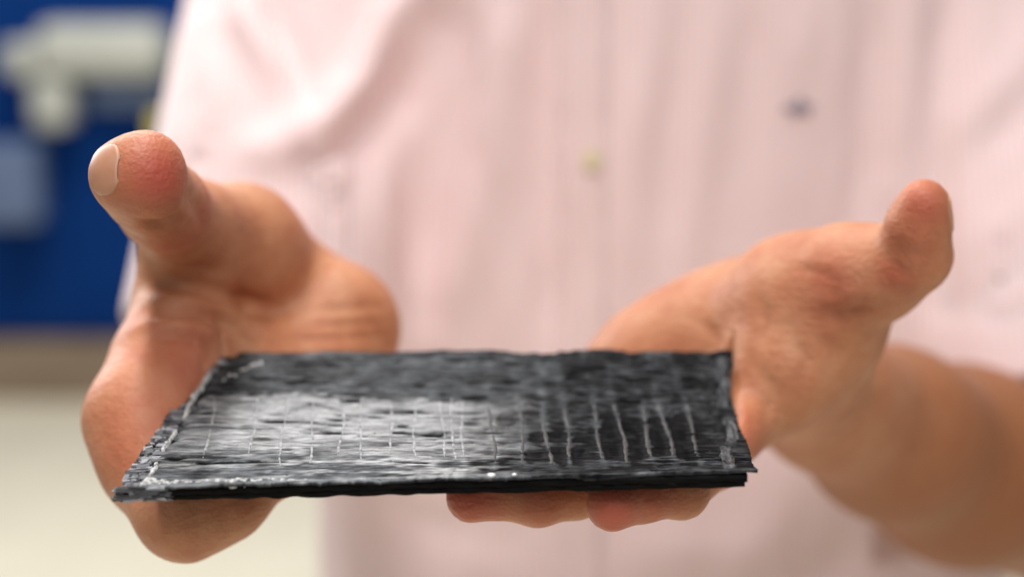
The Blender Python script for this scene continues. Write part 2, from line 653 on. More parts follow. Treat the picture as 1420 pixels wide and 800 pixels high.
NU, NV = 420, 170
uu, vv = np.meshgrid(np.linspace(0, 1, NU), np.linspace(0, 1, NV), indexing='ij')
um, vm = uu * PW * 1000, vv * PD * 1000              # millimetres
disp = (noise2(um * 0.09, vm * 1.1, 1) - 0.5) * 0.00022 + (noise2(um * 0.35, vm * 1.6, 2) - 0.5) * 0.00022
disp += (noise2(um * 0.06, vm * 0.08, 3) - 0.5) * 0.0006
crk = np.clip(noise2(um * 0.09, vm * 0.60, 4) - 0.74, 0, 1) * np.clip(noise2(um * 0.05, vm * 0.2, 5) * 2 - 0.7, 0, 1)
disp -= np.clip(crk * 0.011, 0, 0.0009)
pits = np.clip(noise2(um * 0.5, vm * 0.5, 6) - 0.92, 0, 1)
disp -= pits * 0.008
# sunken cells between the ridges, deeper to the right
cell = np.ones_like(uu)
for X in RIDGE_X:
    bend = np.interp(vv, np.linspace(0, 1, NV), ridge_u(X, np.linspace(0, 1, NV)))
    cell *= 1 - np.exp(-((um - bend * PW * 1000) / 1.5) ** 2)
cellm = cell * sstep(0.45, 0.68, uu) * (1 - sstep(0.90, 0.95, uu)) * sstep(0.10, 0.3, vv + 0.1 * noise2(um * .2, vm * .1, 8)) * (1 - sstep(0.58, 0.74, vv + 0.15 * noise2(um * .15, vm * .2, 9)))
cellm *= sstep(0.25, 0.6, noise2(um * 0.16, vm * 0.20, 10))
disp -= cellm * 0.00025
disp -= cellm * noise2(um * 0.15, vm * 0.6, 11) * 0.0005
# lifted lip of the right end
disp += 0.0005 * sstep(0.955, 0.962, uu) * (0.4 + 0.6 * noise2(um * 0 + 3, vm * 0.12, 12))
# uneven outline
jl = (noise2(vm * 0.3, vm * 0, 13) - 0.5) * 0.008 + (noise2(vm * 1.2, vm * 0, 14) - 0.5) * 0.004
jr = (noise2(vm * 0.11, vm * 0, 15) - 0.5) * 0.005 + (noise2(vm * 0.8, vm * 0, 24) - 0.5) * 0.0022
jb = (noise2(um * 0.07, um * 0, 16) - 0.5) * 0.03 + (noise2(um * 0.5, um * 0, 17) - 0.5) * 0.008
jf = (noise2(um * 0.05, um * 0, 18) - 0.5) * 0.012 + (noise2(um * 0.6, um * 0, 19) - 0.5) * 0.006
U = uu + (jl + edge_l(vv)) * (1 - uu) ** 8 + (jr + edge_r(vv)) * uu ** 12
Vv = vv + jb * vv ** 8 + jf * (1 - vv) ** 10
# the sheet drops away under the frayed left margin
marg = 1 - sstep(0.026, 0.044, uu + 0.02 * (noise2(vm * 0.4, um * 0.1, 20) - 0.5))
disp -= marg * (0.0012 + 0.0012 * noise2(um * 1.0, vm * 0.8, 21))
top = pan(U, Vv, disp)


def relief(u, v):
    x = np.clip(np.asarray(u) * (NU - 1), 0, NU - 1.001); y = np.clip(np.asarray(v) * (NV - 1), 0, NV - 1.001)
    i = x.astype(int); j = y.astype(int); f = x - i; g = y - j
    return (disp[i, j] * (1 - f) + disp[i + 1, j] * f) * (1 - g) + (disp[i, j + 1] * (1 - f) + disp[i + 1, j + 1] * f) * g


V1 = top.reshape(-1, 3)
I = np.arange(NU * NV).reshape(NU, NV)
Fq = np.stack([I[:-1, :-1], I[1:, :-1], I[1:, 1:], I[:-1, 1:]], -1).reshape(-1, 4)
# rim of the face sheet, 1.1 mm
loop = np.concatenate([I[:, 0], I[-1, 1:], I[-2::-1, -1], I[0, -2:0:-1]])
und = V1[loop] - pn * 0.0011
nl = len(loop)
b0 = len(V1) + np.arange(nl)
rim = np.stack([np.roll(loop, -1), loop, b0, np.roll(b0, -1)], -1)
me = mesh_from('face_sheet', np.concatenate([V1, und]), np.concatenate([Fq, rim]))
uvl = me.uv_layers.new(name='UVMap')
UVv = np.concatenate([np.stack([um, vm], -1).reshape(-1, 2), np.stack([um, vm], -1).reshape(-1, 2)[loop]])
li = np.empty(len(me.loops), dtype=np.int32)
me.loops.foreach_get('vertex_index', li)
uvl.data.foreach_set('uv', UVv[li].astype(np.float32).ravel())
# pale dust with sheen painted in: lighter left, darker back band, dark cells
dust_sheen = 0.58 - 0.22 * sstep(0.40, 0.72, uu) + 0.12 * (noise2(um * 0.12, vm * 0.16, 22) - 0.5) - 0.8 * cellm
dust_sheen += 0.24 * sstep(0.45, 0.62, uu) * (1 - cell) * sstep(0.05, 0.2, vv) * (1 - 0.6 * sstep(0.6, 0.8, vv)) * (0.35 + 0.65 * noise2(um * 0.3, vm * 0.35, 34))
dust_sheen += 0.25 * (1 - sstep(0.0, 0.06, vv)) * noise2(um * 0.12, vm * 0.5, 23)
dust_sheen -= 0.08 * sstep(0.66, 0.70, vv + 0.03 * noise2(um * 0.1, vm * 0.0, 25)) * (1 - sstep(0.4, 0.6, uu))  # shading of the back band put into the tone
dust_sheen -= np.clip(crk * 6, 0, 0.8)
dv = np.concatenate([dust_sheen.reshape(-1), np.full(nl, 0.1)])
add_attr(me, 'dust', dv)
sheen_cut = sstep(0.655, 0.70, vv + 0.06 * (noise2(um * 0.05, vm * 0.0, 26) - 0.5) + 0.05 * (noise2(um * 0.5, vm * 0.8, 27) - 0.5)) * 0.85  # gloss lowered at back, front and right to draw the sheen band
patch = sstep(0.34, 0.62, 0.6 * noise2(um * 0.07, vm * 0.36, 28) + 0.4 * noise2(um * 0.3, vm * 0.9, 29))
sheen_cut = np.maximum(sheen_cut, patch * 0.95 * (1 - sstep(0.16, 0.34, vv + 0.12 * (noise2(um * 0.08, vm * 0.1, 30) - 0.5))))
sheen_cut = np.maximum(sheen_cut, patch * 0.6 * sstep(0.5, 0.8, noise2(um * 0.12, vm * 0.3, 31)))
sheen_cut = np.maximum(sheen_cut, 0.92 * sstep(0.48, 0.68, uu + 0.10 * (noise2(um * 0.10, vm * 0.3, 32) - 0.5)))
sheen_cut = np.maximum(sheen_cut, cellm)
sheen_cut = np.maximum(sheen_cut, np.clip(crk * 14, 0, 1))
add_attr(me, 'film', np.concatenate([sheen_cut.reshape(-1), np.full(nl, 0.6)]))
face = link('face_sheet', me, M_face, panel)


# black core plies under the face sheet, slightly shorter at the right end
def ply(name, u0, u1, v0, v1, h0, h1, mat, seed, amp):
    nu, nv = 160, 24
    a, c = np.meshgrid(np.linspace(u0, u1, nu), np.linspace(v0, v1, nv), indexing='ij')
    j = (noise2(a * 60, a * 0, seed) - 0.5) * amp + (noise2(a * 250, a * 0, seed + 1) - 0.5) * amp * 0.6
    jr_ = (noise2(c * 16, c * 0, seed + 2) - 0.5) * amp * 1.5
    t = (a - u0) / (u1 - u0)
    A = a + jr_ * (t ** 12 + (1 - t) ** 12) + edge_l(c) * (1 - t) ** 8 + edge_r(c) * t ** 12
    C = c + j * np.where(c < 0.5, (1 - c) ** 6, c ** 6)
    hb = (noise2(a * 40, c * 12, seed + 3) - 0.5) * 0.0007
    T = pan(A, C, np.full(a.shape, h0)); B = pan(A, C, h1 + hb)
    Iv = np.arange(nu * nv).reshape(nu, nv)
    off = nu * nv
    f = [np.stack([Iv[:-1, :-1], Iv[1:, :-1], Iv[1:, 1:], Iv[:-1, 1:]], -1).reshape(-1, 4)]
    f.append(f[0][:, ::-1] + off)
    lp = np.concatenate([Iv[:, 0], Iv[-1, 1:], Iv[-2::-1, -1], Iv[0, -2:0:-1]])
    f.append(np.stack([np.roll(lp, -1), lp, lp + off, np.roll(lp, -1) + off], -1))
    m = mesh_from(name, np.concatenate([T.reshape(-1, 3), B.reshape(-1, 3)]), np.concatenate(f), True)
    return link(name, m, mat, panel)


ply('core_ply', 0.012, 0.984, 0.006, 0.985, -0.0013, -0.0036, M_core, 40, 0.004)
ply('core_ply', 0.004, 0.981, 0.009, 0.980, -0.00345, -THK, M_core, 50, 0.005)

# pale thread ridges across the panel, broken and uneven
for k, X in enumerate(RIDGE_X):
    r = np.random.default_rng(100 + k)
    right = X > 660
    segs = []
    v = 0.12 + 0.12 * r.random()
    vend = 0.64 + 0.06 * r.random()
    while v < vend:
        L_ = 0.10 + 0.35 * r.random()
        segs.append((v, min(v + L_, vend)))
        v += L_ + (0.01 + 0.04 * r.random() ** 2)
    Vs, Fs, base = [], [], 0
    for s0, s1 in segs:
        n = max(4, int((s1 - s0) * 60))
        vs = np.linspace(s0, s1, n)
        uc = ridge_u(X, vs) + (r.random(n) - 0.5) * 0.0005 + 0.0026 * (noise2(vs * 14, vs * 0 + k, 33) - 0.5)
        w = (0.00030 + 0.00045 * noise2(vs * 60, vs * 0 + k, 35)) * (1.5 if right else 1.0) * np.sin(np.linspace(0.15, math.pi - 0.15, n)) ** 0.5 / PW
        hh = 0.00016 + 0.00014 * r.random(n)
        hh = hh + relief(uc, vs)
        ring = [pan(uc - w, vs, hh - 0.0006), pan(uc - w * 0.6, vs, hh), pan(uc + w * 0.5, vs, hh + 0.00003), pan(uc + w, vs, hh - 0.0006)]
        Vs.append(np.stack(ring, 1).reshape(-1, 3))
        ii = base + np.arange(n * 4).reshape(n, 4)
        Fs.append(np.stack([ii[:-1, :-1], ii[:-1, 1:], ii[1:, 1:], ii[1:, :-1]], -1).reshape(-1, 4))
        base += n * 4
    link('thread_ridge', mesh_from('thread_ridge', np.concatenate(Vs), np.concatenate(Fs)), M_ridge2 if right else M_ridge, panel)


# frayed left end: broken bundles of fibre
def chip_mesh(seed):
    r = np.random.default_rng(seed)
    bm = bmesh.new()
    bmesh.ops.create_cube(bm, size=1)
    bmesh.ops.subdivide_edges(bm, edges=[e for e in bm.edges if abs(e.verts[0].co.x - e.verts[1].co.x) > 0.5], cuts=1)
    for v in bm.verts:
        v.co += Vector((r.random(3) - 0.5) * np.array([0.22, 0.22, 0.3]))
    m = bpy.data.meshes.new('fibre_chip')
    bm.to_mesh(m); bm.free()
    m.materials.append(M_chip)
    return m


chips = [chip_mesh(s) for s in range(6)]
R3 = np.random.default_rng(5)
vi_dir = (BL - FL) / np.linalg.norm(BL - FL)
ang0 = math.atan2(ui[1], ui[0])
for k in range(230):
    v = R3.random() * 0.97 + 0.005
    half = 0.0006 + 0.0022 * R3.random() ** 1.6           # half length in metres
    lo_u = float(edge_l(v)) + half / PW * 0.9
    u = lo_u + (0.030 - 0.012 * v) * R3.random()
    o = link('fibre_chip', chips[k % 6], None, panel)
    o.location = Vector(pan(u, v, -0.0006 - 0.0010 * R3.random()))
    o.rotation_euler = (R3.normal(0, 0.18) + 0.3, R3.normal(0, 0.10), ang0 + R3.normal(0, 0.10))
    o.scale = (half * 2, 0.0007 + 0.0024 * R3.random() ** 1.5, 0.0004 + 0.0007 * R3.random())
for k in range(40):                                  # ragged front-left corner, several plies deep
    half = 0.0012 + 0.003 * R3.random()
    u = half / PW - 0.006 + 0.06 * R3.random() ** 1.3
    o = link('fibre_chip', chips[k % 6], None, panel)
    o.location = Vector(pan(u, -0.004 + 0.012 * R3.random(), -0.0008 - 0.0042 * R3.random()))
    o.rotation_euler = (R3.normal(0, 0.3), R3.normal(0, 0.08), ang0 + R3.normal(0, 0.10))
    o.scale = (half * 2, 0.0010 + 0.0012 * R3.random(), 0.0005 + 0.0008 * R3.random())


# broken white residue along the left and front-left margin
def flakes(name, pts, parent):
    Vs, Fs = [], []
    for (u, v, du, dv_) in pts:
        hz = float(relief(np.array(u), np.array(v))) if u > 0.055 else 0.0
        hz = max(hz, -0.0005)
        n = 6
        a = np.linspace(0, 2 * math.pi, n, endpoint=False) + R3.random() * 6
        rr = 0.6 + 0.55 * R3.random(n)
        pu = u + np.cos(a) * rr * du; pv = v + np.sin(a) * rr * dv_
        tp = pan(u + np.cos(a) * rr * du * .7, v + np.sin(a) * rr * dv_ * .7, hz + 0.00016 + 0.00022 * R3.random(n))
        bt = pan(pu, pv, -0.0016)
        c = pan(np.array([u]), np.array([v]), np.array([hz + 0.0004]))
        b_ = len(Vs) and sum(len(x) for x in Vs)
        Vs.append(np.concatenate([tp, bt, c]))
        for i in range(n):
            j = (i + 1) % n
            Fs += [(b_ + i, b_ + j, b_ + 2 * n, b_ + 2 * n), (b_ + n + i, b_ + n + j, b_ + j, b_ + i)]
    V_ = np.concatenate(Vs)
    m = bpy.data.meshes.new(name)
    m.from_pydata([tuple(x) for x in V_], [], [tuple(dict.fromkeys(f)) for f in Fs])
    m.polygons.foreach_set('use_smooth', np.ones(len(m.polygons), dtype=bool))
    m.update()
    return link(name, m, M_resin, parent)


fl = []
for k in range(100):
    v = R3.random() * 0.82 + 0.02
    u = float(edge_l(v)) + 0.043 - 0.016 * v + 0.003 * math.sin(v * 17) + R3.normal(0, 0.0015)
    if noise2(np.array([v * 9.0]), np.array([0.3]), 61)[0] < 0.30:
        continue
    fl.append((u, v, 0.0018 + 0.0035 * R3.random(), 0.008 + 0.016 * R3.random()))
for k in range(14):
    q_ = R3.random()
    fl.append((0.030 + 0.055 * q_, 0.80 + 0.13 * q_ + R3.normal(0, 0.012), 0.003 + 0.004 * R3.random(), 0.008 + 0.006 * R3.random()))
w1 = flakes('white_residue', fl, panel)
fl = []
for k in range(90):
    u = 0.040 + 0.26 * R3.random() ** 2.4
    fl.append((u, 0.022 + R3.normal(0, 0.006) + 0.06 * max(0, 0.09 - u) * 10 * R3.random(), 0.003 + 0.007 * R3.random() ** 2, 0.004 + 0.006 * R3.random()))
w2 = flakes('white_residue', fl, panel)


def drop(u, v, h, r):
    bm = bmesh.new()
    bmesh.ops.create_uvsphere(bm, u_segments=14, v_segments=9, radius=1)
    for vv_ in bm.verts:
        vv_.co.x *= 1.0 + 0.25 * vv_.co.y
        vv_.co.z *= 0.55
        vv_.co *= r
    for f in bm.faces: f.smooth = True
    m = bpy.data.meshes.new('resin_drop')
    bm.to_mesh(m); bm.free()
    o = link('resin_drop', m, M_drop, panel)
    o.location = Vector(pan(u, v, h))


M_drop, nt, b = new_mat('resin_drop')
b.inputs['Base Color'].default_value = (0.85, 0.85, 0.84, 1)  # white drops put in as two small glints on the front edge
b.inputs['Roughness'].default_value = 0.12
drop(0.585, 0.012, 0.0003, 0.0013)
drop(0.621, 0.014, 0.0003, 0.0008)

# broken strips of the outer layer at the right end
for (v0, v1, u0, u1) in ((0.66, 0.97, 0.962, 0.985), (0.05, 0.34, 0.950, 0.972), (0.36, 0.60, 0.966, 0.988)):
    nu, nv = 10, 24
    a, c = np.meshgrid(np.linspace(u0, u1, nu), np.linspace(v0, v1, nv), indexing='ij')
    a = a + (noise2(c * 30, a * 0 + v0 * 50, 70) - 0.5) * 0.010
    hgt = 0.0006 + 0.0003 * noise2(a * 200, c * 20, 71)
    edge = (np.abs(np.linspace(-1, 1, nu))[:, None] > 0.99) | (np.abs(np.linspace(-1, 1, nv))[None] > 0.99)
    hgt = np.where(edge, -0.0006, hgt)
    Pn = pan(a, c, hgt)
    Iv = np.arange(nu * nv).reshape(nu, nv)
    f = np.stack([Iv[:-1, :-1], Iv[1:, :-1], Iv[1:, 1:], Iv[:-1, 1:]], -1).reshape(-1, 4)
    m = mesh_from('edge_strip', Pn.reshape(-1, 3), f, True)
    uvl = m.uv_layers.new(name='UVMap')
    li = np.empty(len(m.loops), dtype=np.int32)
    m.loops.foreach_get('vertex_index', li)
    uvl.data.foreach_set('uv', (np.stack([c * 110, a * 200], -1).reshape(-1, 2))[li].astype(np.float32).ravel())
    add_attr(m, 'dust', np.full(nu * nv, 0.52))
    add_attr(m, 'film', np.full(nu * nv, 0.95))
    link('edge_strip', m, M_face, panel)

# ------------------------------------------------------------------ the person's body: hands, arms and torso as one skin
def pp(px, py, d, r):
    return at(px, py, d), r * d / FPX


def chain(pts, k=0.008):
    out = []
    for p, q in zip(pts[:-1], pts[1:]):
        a, ra = pp(*p); c, rc = pp(*q)
        out.append(cap(a, c, ra, rc, k))
    return out


B = []
# --- right arm and hand (left in the picture)
B += chain([(345, 560, 0.870, 112), (395, 520, 0.74, 108), (430, 490, 0.665, 100), (420, 460, 0.615, 96)], 0.02)
B += chain([(430, 462, 0.615, 88), (460, 456, 0.600, 86), (440, 500, 0.585, 62), (330, 500, 0.562, 50), (255, 475, 0.545, 38)], 0.012)      # heel and floor of the palm
B += chain([(400, 405, 0.612, 78), (330, 345, 0.580, 86), (268, 322, 0.545, 64)], 0.010)      # ball of the thumb
B += chain([(268, 318, 0.545, 62), (226, 286, 0.500, 55)], 0.012)                             # thumb
B += chain([(226, 284, 0.500, 54), (204, 262, 0.478, 52), (190, 244, 0.462, 44)], 0.010)
B += chain([(171, 243, 0.463, 43), (205, 236, 0.460, 43)], 0.010)
B += chain([(205, 228, 0.462, 36), (213, 258, 0.462, 36)], 0.008)
B += chain([(258, 370, 0.555, 64), (248, 430, 0.550, 57), (232, 500, 0.532, 64)], 0.010)
B += chain([(235, 432, 0.535, 15), (300, 440, 0.550, 13), (350, 462, 0.560, 9)], 0.007)
B += chain([(254, 508, 0.536, 42), (216, 560, 0.514, 46)], 0.006)      # palm towards the index finger
B += chain([(226, 510, 0.530, 66), (196, 582, 0.512, 67), (220, 640, 0.505, 72)], 0.014)      # knuckle of the index finger
B += chain([(222, 640, 0.505, 72), (260, 704, 0.488, 66), (318, 692, 0.490, 46), (395, 640, 0.506, 34), (480, 612, 0.515, 31)], 0.010)   # index finger
B += chain([(300, 600, 0.535, 62), (330, 630, 0.520, 46), (420, 605, 0.530, 34), (520, 575, 0.540, 30)], 0.006)                      # middle finger
B += chain([(360, 570, 0.560, 60), (400, 590, 0.550, 38), (480, 580, 0.550, 32), (560, 560, 0.550, 29)], 0.006)                      # ring finger
# --- left arm and hand (right in the picture)
B += chain([(1490, 690, 0.870, 132), (1335, 645, 0.765, 124), (1235, 600, 0.705, 104), (1150, 556, 0.655, 81), (1095, 528, 0.610, 80)], 0.03)
B += chain([(1120, 500, 0.600, 84), (1040, 492, 0.585, 98), (930, 512, 0.590, 80), (845, 538, 0.600, 52)], 0.016)   # palm, little-finger side
B += chain([(1120, 440, 0.570, 90), (1050, 462, 0.580, 82), (985, 486, 0.585, 78), (900, 510, 0.592, 66)], 0.02)
B += chain([(1120, 480, 0.575, 84), (1120, 428, 0.550, 96), (1180, 384, 0.530, 70)], 0.016)       # ball of the thumb
B += chain([(1180, 386, 0.530, 66), (1222, 378, 0.518, 56), (1266, 360, 0.505, 48)], 0.010)       # thumb
B += chain([(1269, 348, 0.505, 48), (1273, 312, 0.497, 40), (1281, 282, 0.492, 34)], 0.006)
B += chain([(1130, 470, 0.545, 74), (1085, 520, 0.540, 64), (1042, 562, 0.540, 56)], 0.014)       # index side of the palm
B += chain([(1042, 566, 0.540, 52), (990, 640, 0.500, 36), (945, 682, 0.468, 34), (895, 690, 0.459, 30), (849, 700, 0.452, 37)], 0.005)   # index finger
B += chain([(1000, 560, 0.570, 50), (930, 625, 0.520, 38), (800, 682, 0.474, 35), (745, 692, 0.470, 36), (700, 688, 0.469, 30), (654, 689, 0.468, 36)], 0.004)   # middle finger
B += chain([(940, 545, 0.590, 46), (860, 590, 0.540, 34), (740, 620, 0.515, 33), (660, 630, 0.505, 30)], 0.004)    # ring finger
B += chain([(870, 540, 0.595, 40), (790, 560, 0.560, 30), (720, 570, 0.550, 28), (670, 575, 0.545, 25)], 0.004)    # little finger
# --- upper arms and trunk under the shirt
SHR, SHL = at(440, -150, 0.99), at(1285, -150, 0.99)
ELR, ELL = at(345, 560, 0.870), at(1490, 690, 0.870)
B += [cap(SHR, ELR, 0.052, 0.048, 0.02), cap(SHL, ELL, 0.052, 0.050, 0.02)]
TC = np.array([0.045, 1.00, 0.0])
B += [cap(SHR, TC + [0, 0, 1.34], 0.055, 0.08, 0.03), cap(SHL, TC + [0, 0, 1.34], 0.055, 0.08, 0.03),
      cap(TC + [0, 0, 1.34], TC + [0, 0, 0.80], 0.085, 0.085, 0.03)]
V, Q = surface(B, 0.0019)
# flesh pressed flat under the panel
for _ in range(1):
    near = np.linalg.norm(V - (FL + FR + BL + BR) / 4, axis=1) < 0.22
    P = V[near]
    u, v, h = pan_uvh(P)
    inside = (u > -0.008) & (u < 1.0) & (v > -0.01) & (v < 1.0) & (h > -THK - 0.0006) & (h < 0.012)
    P[inside] -= pn * (h[inside] + THK + 0.0006)[:, None]
    V[near] = P
N_ = vnormals(V, Q)
# creases of the palms and thumbs
body_bvh = BVHTree.FromPolygons([Vector(x) for x in V], Q.tolist())


def skin_at(px, py):
    hit = body_bvh.ray_cast(Vector((0, 0, CAM_H)), (Vector(at(px, py, 1.0)) - Vector((0, 0, CAM_H))).normalized())
    return None if hit[0] is None else np.array(hit[0])


def crease(pts, w, depth):
    global V
    n = 6
    fine = []
    for (x0, y0), (x1, y1) in zip(pts[:-1], pts[1:]):
        fine += [(x0 + (x1 - x0) * i / n, y0 + (y1 - y0) * i / n) for i in range(n)]
    fine.append(pts[-1])
    pl = [q for q in (skin_at(*p) for p in fine) if q is not None and np.linalg.norm(q - at(710, 400, 0.5)) < 0.4]
    if len(pl) < 2:
        return
    pl = np.array(pl)
    keep = [0] + [i for i in range(1, len(pl)) if np.linalg.norm(pl[i] - pl[i - 1]) < 0.02]
    pl = pl[keep]
    if len(pl) < 2:
        return
    near = np.linalg.norm(V - pl.mean(0), axis=1) < 0.08
    idx = np.nonzero(near)[0]
    d = seg_dist(V[idx], pl)
    ends = np.minimum(np.linalg.norm(V[idx] - pl[0], axis=1), np.linalg.norm(V[idx] - pl[-1], axis=1))
    V[idx] -= N_[idx] * (depth * np.exp(-(d / w) ** 2) * (0.3 + 0.7 * sstep(0, 0.012, ends)))[:, None]


for pts_, w_, d_ in (
        # left hand: fold at the root of the thumb, wrinkles over the ball, wrist lines
        ([(1140, 440), (1180, 436), (1222, 424)], 0.0030, 0.0032),
        ([(1150, 416), (1205, 408)], 0.0035, -0.0018),
        ([(1130, 398), (1165, 408), (1195, 420)], 0.0022, 0.0014),
        ([(1100, 372), (1140, 380), (1180, 398)], 0.0022, 0.0010),
        ([(1228, 352), (1246, 374), (1284, 384)], 0.0020, 0.0014),
        ([(1238, 338), (1254, 352), (1290, 356)], 0.0016, 0.0008),
        ([(1290, 306), (1300, 328), (1306, 340)], 0.0018, 0.0014),
        ([(1050, 400), (1062, 445), (1050, 500)], 0.0026, 0.0014),
        ([(1095, 455), (1120, 500), (1105, 545)], 0.0026, 0.0013),
        ([(1130, 460), (1160, 490), (1150, 525)], 0.0022, 0.0011),
        ([(1040, 500), (1075, 540), (1060, 590)], 0.0024, 0.0012),
        ([(960, 440), (990, 462), (1000, 482)], 0.0022, 0.0010),
        # right hand: folds across the palm between thumb and index finger
        ([(198, 392), (260, 396), (330, 412), (385, 428)], 0.0030, 0.0022),
        ([(200, 412), (262, 416), (320, 434)], 0.0030, -0.0016),
        ([(200, 432), (262, 436), (330, 452), (380, 474)], 0.0028, 0.0026),
        ([(204, 448), (270, 452), (320, 470)], 0.0030, -0.0018),
        ([(196, 466), (250, 464), (292, 482)], 0.0028, 0.0028),
        ([(210, 362), (250, 366), (300, 376)], 0.0026, 0.0012),
        ([(425, 432), (480, 428), (535, 424)], 0.0022, 0.0012),
        ([(410, 452), (470, 450), (540, 446)], 0.0022, 0.0013),
        ([(390, 472), (460, 468), (545, 466)], 0.0022, 0.0012),
        ([(192, 304), (222, 312), (252, 296)], 0.0026, 0.0022),
        ([(180, 290), (206, 300), (240, 286)], 0.0020, 0.0010),
        ([(250, 262), (275, 290), (285, 320)], 0.0026, 0.0012),
        # finger joints under the panel
        ([(700, 690), (703, 722)], 0.0020, 0.0012),
        ([(893, 690), (897, 722)], 0.0020, 0.0012)):
    crease(pts_, w_, d_)
body_me = mesh_from('person', V, Q)
flush = np.zeros(len(V)); shadev = np.zeros(len(V))


def blush(px, py, d, r_mm, s):
    global flush
    a = at(px, py, d)
    j = np.argmin(((V - a) ** 2).sum(1))
    q = np.linalg.norm(V - V[j], axis=1)
    flush = np.maximum(flush, s * np.exp(-(q / (r_mm / 1000)) ** 2))


for a in ((220, 240, 0.45, 13, 1.0), (214, 265, 0.45, 9, .8), (1285, 290, 0.46, 10, .7), (1262, 325, .46, 7, .5), (845, 715, 0.43, 14, .85), (645, 705, 0.44, 14, .85), (750, 715, .45, 14, .45), (930, 705, .44, 16, .5),
          (1205, 420, 0.47, 8, .6), (1130, 400, .5, 14, .5), (1100, 520, .48, 20, .4), (1240, 400, .47, 12, .4), (280, 300, .5, 12, .4), (200, 560, .48, 25, .3), (330, 470, 0.5, 22, .45), (240, 470, .47, 14, .35), (290, 390, .49, 14, .45), (1060, 580, .47, 22, .3)):
    blush(*a)
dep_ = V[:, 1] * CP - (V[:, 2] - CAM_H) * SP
shadev = 0.9 * sstep(0.585, 0.70, dep_)           # shade on the arms put into the skin colour, growing with depth
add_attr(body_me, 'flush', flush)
add_attr(body_me, 'tan', shadev)
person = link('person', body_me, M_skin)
tag(person, 'person in a short-sleeved pink striped shirt holding out the black panel on both open palms', 'person')


near = (np.linalg.norm(V - at(190, 240, 0.46), axis=1) < 0.04) | (np.linalg.norm(V - at(1275, 293, 0.494), axis=1) < 0.04)
skin_bvh = BVHTree.FromPolygons([Vector(x) for x in V], [tuple(int(i) for i in q) for q in Q[near[Q].all(axis=1)]])


# thumb nails: curved plates set into the skin
def nail(c, axis, normal, L_, W_, curv, rad):
    axis = axis / np.linalg.norm(axis)
    normal = normal - axis * (normal @ axis); normal /= np.linalg.norm(normal)
    side = np.cross(axis, normal)
    nu, nv = 13, 15
    s, t = np.meshgrid(np.linspace(-1, 1, nu), np.linspace(-1, 1, nv), indexing='ij')
    wv_ = np.where(t < -0.3, np.sqrt(np.clip(1 - ((t + 0.3) / 0.75) ** 2, 0.05, 1)), np.sqrt(np.clip(1 - ((t - 0.2) / 0.9).clip(0) ** 2, 0.05, 1)))
    Pt = np.zeros((nu, nv, 3))
    for a_ in range(nu):
        for b_ in range(nv):
            dx = math.sin(s[a_, b_] * curv) / math.sin(curv) * W_ / 2 * wv_[a_, b_]
            # aim at the axis so that the plate wraps round the thumb
            ph = s[a_, b_] * curv * wv_[a_, b_]
            dirn = normal * math.cos(ph) + side * math.sin(ph)
            basep = c + axis * (t[a_, b_] * L_ / 2)
            hit = skin_bvh.ray_cast(Vector(basep + dirn * 0.035), Vector(-dirn))
            hp = np.array(hit[0]) if hit[0] is not None else basep + dirn * rad
            e_ = max(abs(s[a_, b_]), abs(t[a_, b_]) if t[a_, b_] < 0 else 0)
            Pt[a_, b_] = hp + dirn * (0.00035 if e_ < 0.95 else -0.0005)
    Iv = np.arange(nu * nv).reshape(nu, nv)
    f = np.stack([Iv[:-1, :-1], Iv[1:, :-1], Iv[1:, 1:], Iv[:-1, 1:]], -1).reshape(-1, 4)
    m = mesh_from('thumbnail', Pt.reshape(-1, 3), f)
    add_attr(m, 'free_edge', sstep(0.84, 0.97, t).reshape(-1))
    o = link('thumbnail', m, M_nail, person)
    md = o.modifiers.new('thickness', 'SOLIDIFY')
    md.thickness = 0.0004
    md.offset = 0
    return o


# right thumb nail looks left, left thumb nail looks right
nail(at(188, 243, 0.462), np.array([0.74, -0.64, 0.06]), np.array([-0.72, -0.64, 0.22]), 0.0135, 0.0150, 0.72, 0.0118)
nail(at(1278, 293, 0.494), at(1286, 262, 0.488) - at(1271, 330, 0.502), np.array([0.95, 0.24, -0.08]), 0.0140, 0.0150, 0.85, 0.0098)

# ------------------------------------------------------------------ shirt
HEM_R = (at(340, 445, 0.885), None)
S_R0, S_R1 = at(440, -150, 0.985), at(350, 470, 0.880)
S_L0, S_L1 = at(1285, -150, 0.985), at(1450, 548, 0.885)
FRONT = at(800, 300, 0.862)                          # breastbone surface
TX = 0.108
T0 = np.array([TX, FRONT[1] + 0.135, 0.55]); T1 = np.array([TX, FRONT[1] + 0.135, 1.33])
S = [cap(T0, T1, 0.251, 0.246, 0.02, (1.0, 1.83, 1.0)),
     cap(S_R0, S_R1, 0.074, 0.077, 0.05), cap(S_L0, S_L1, 0.074, 0.077, 0.05),
     cap(S_R0, T1 + np.array([0, 0, 0.06]), 0.070, 0.08, 0.05), cap(S_L0, T1 + np.array([0, 0, 0.06]), 0.070, 0.08, 0.05)]


def hems(P, d):
    for a, c in ((S_R0, S_R1), (S_L0, S_L1)):
        ax = (c - a) / np.linalg.norm(c - a)
        L_ = np.linalg.norm(c - a)
        t = (P - a) @ ax
        rad = np.linalg.norm(P - a - t[..., None] * ax, axis=-1)
        on = rad < 0.10
        inner = np.maximum(rad - 0.071, (L_ - 0.10) - t)       # hollow cuff
        cut = np.where(on & (t > L_ - 0.13), np.maximum(-inner, t - L_), -1.0)
        # do not cut the trunk
        trunk = prim_d(S[0], P)
        cut = np.where(trunk < 0.022, -1.0, cut)
        d = np.maximum(d, cut)
    return d


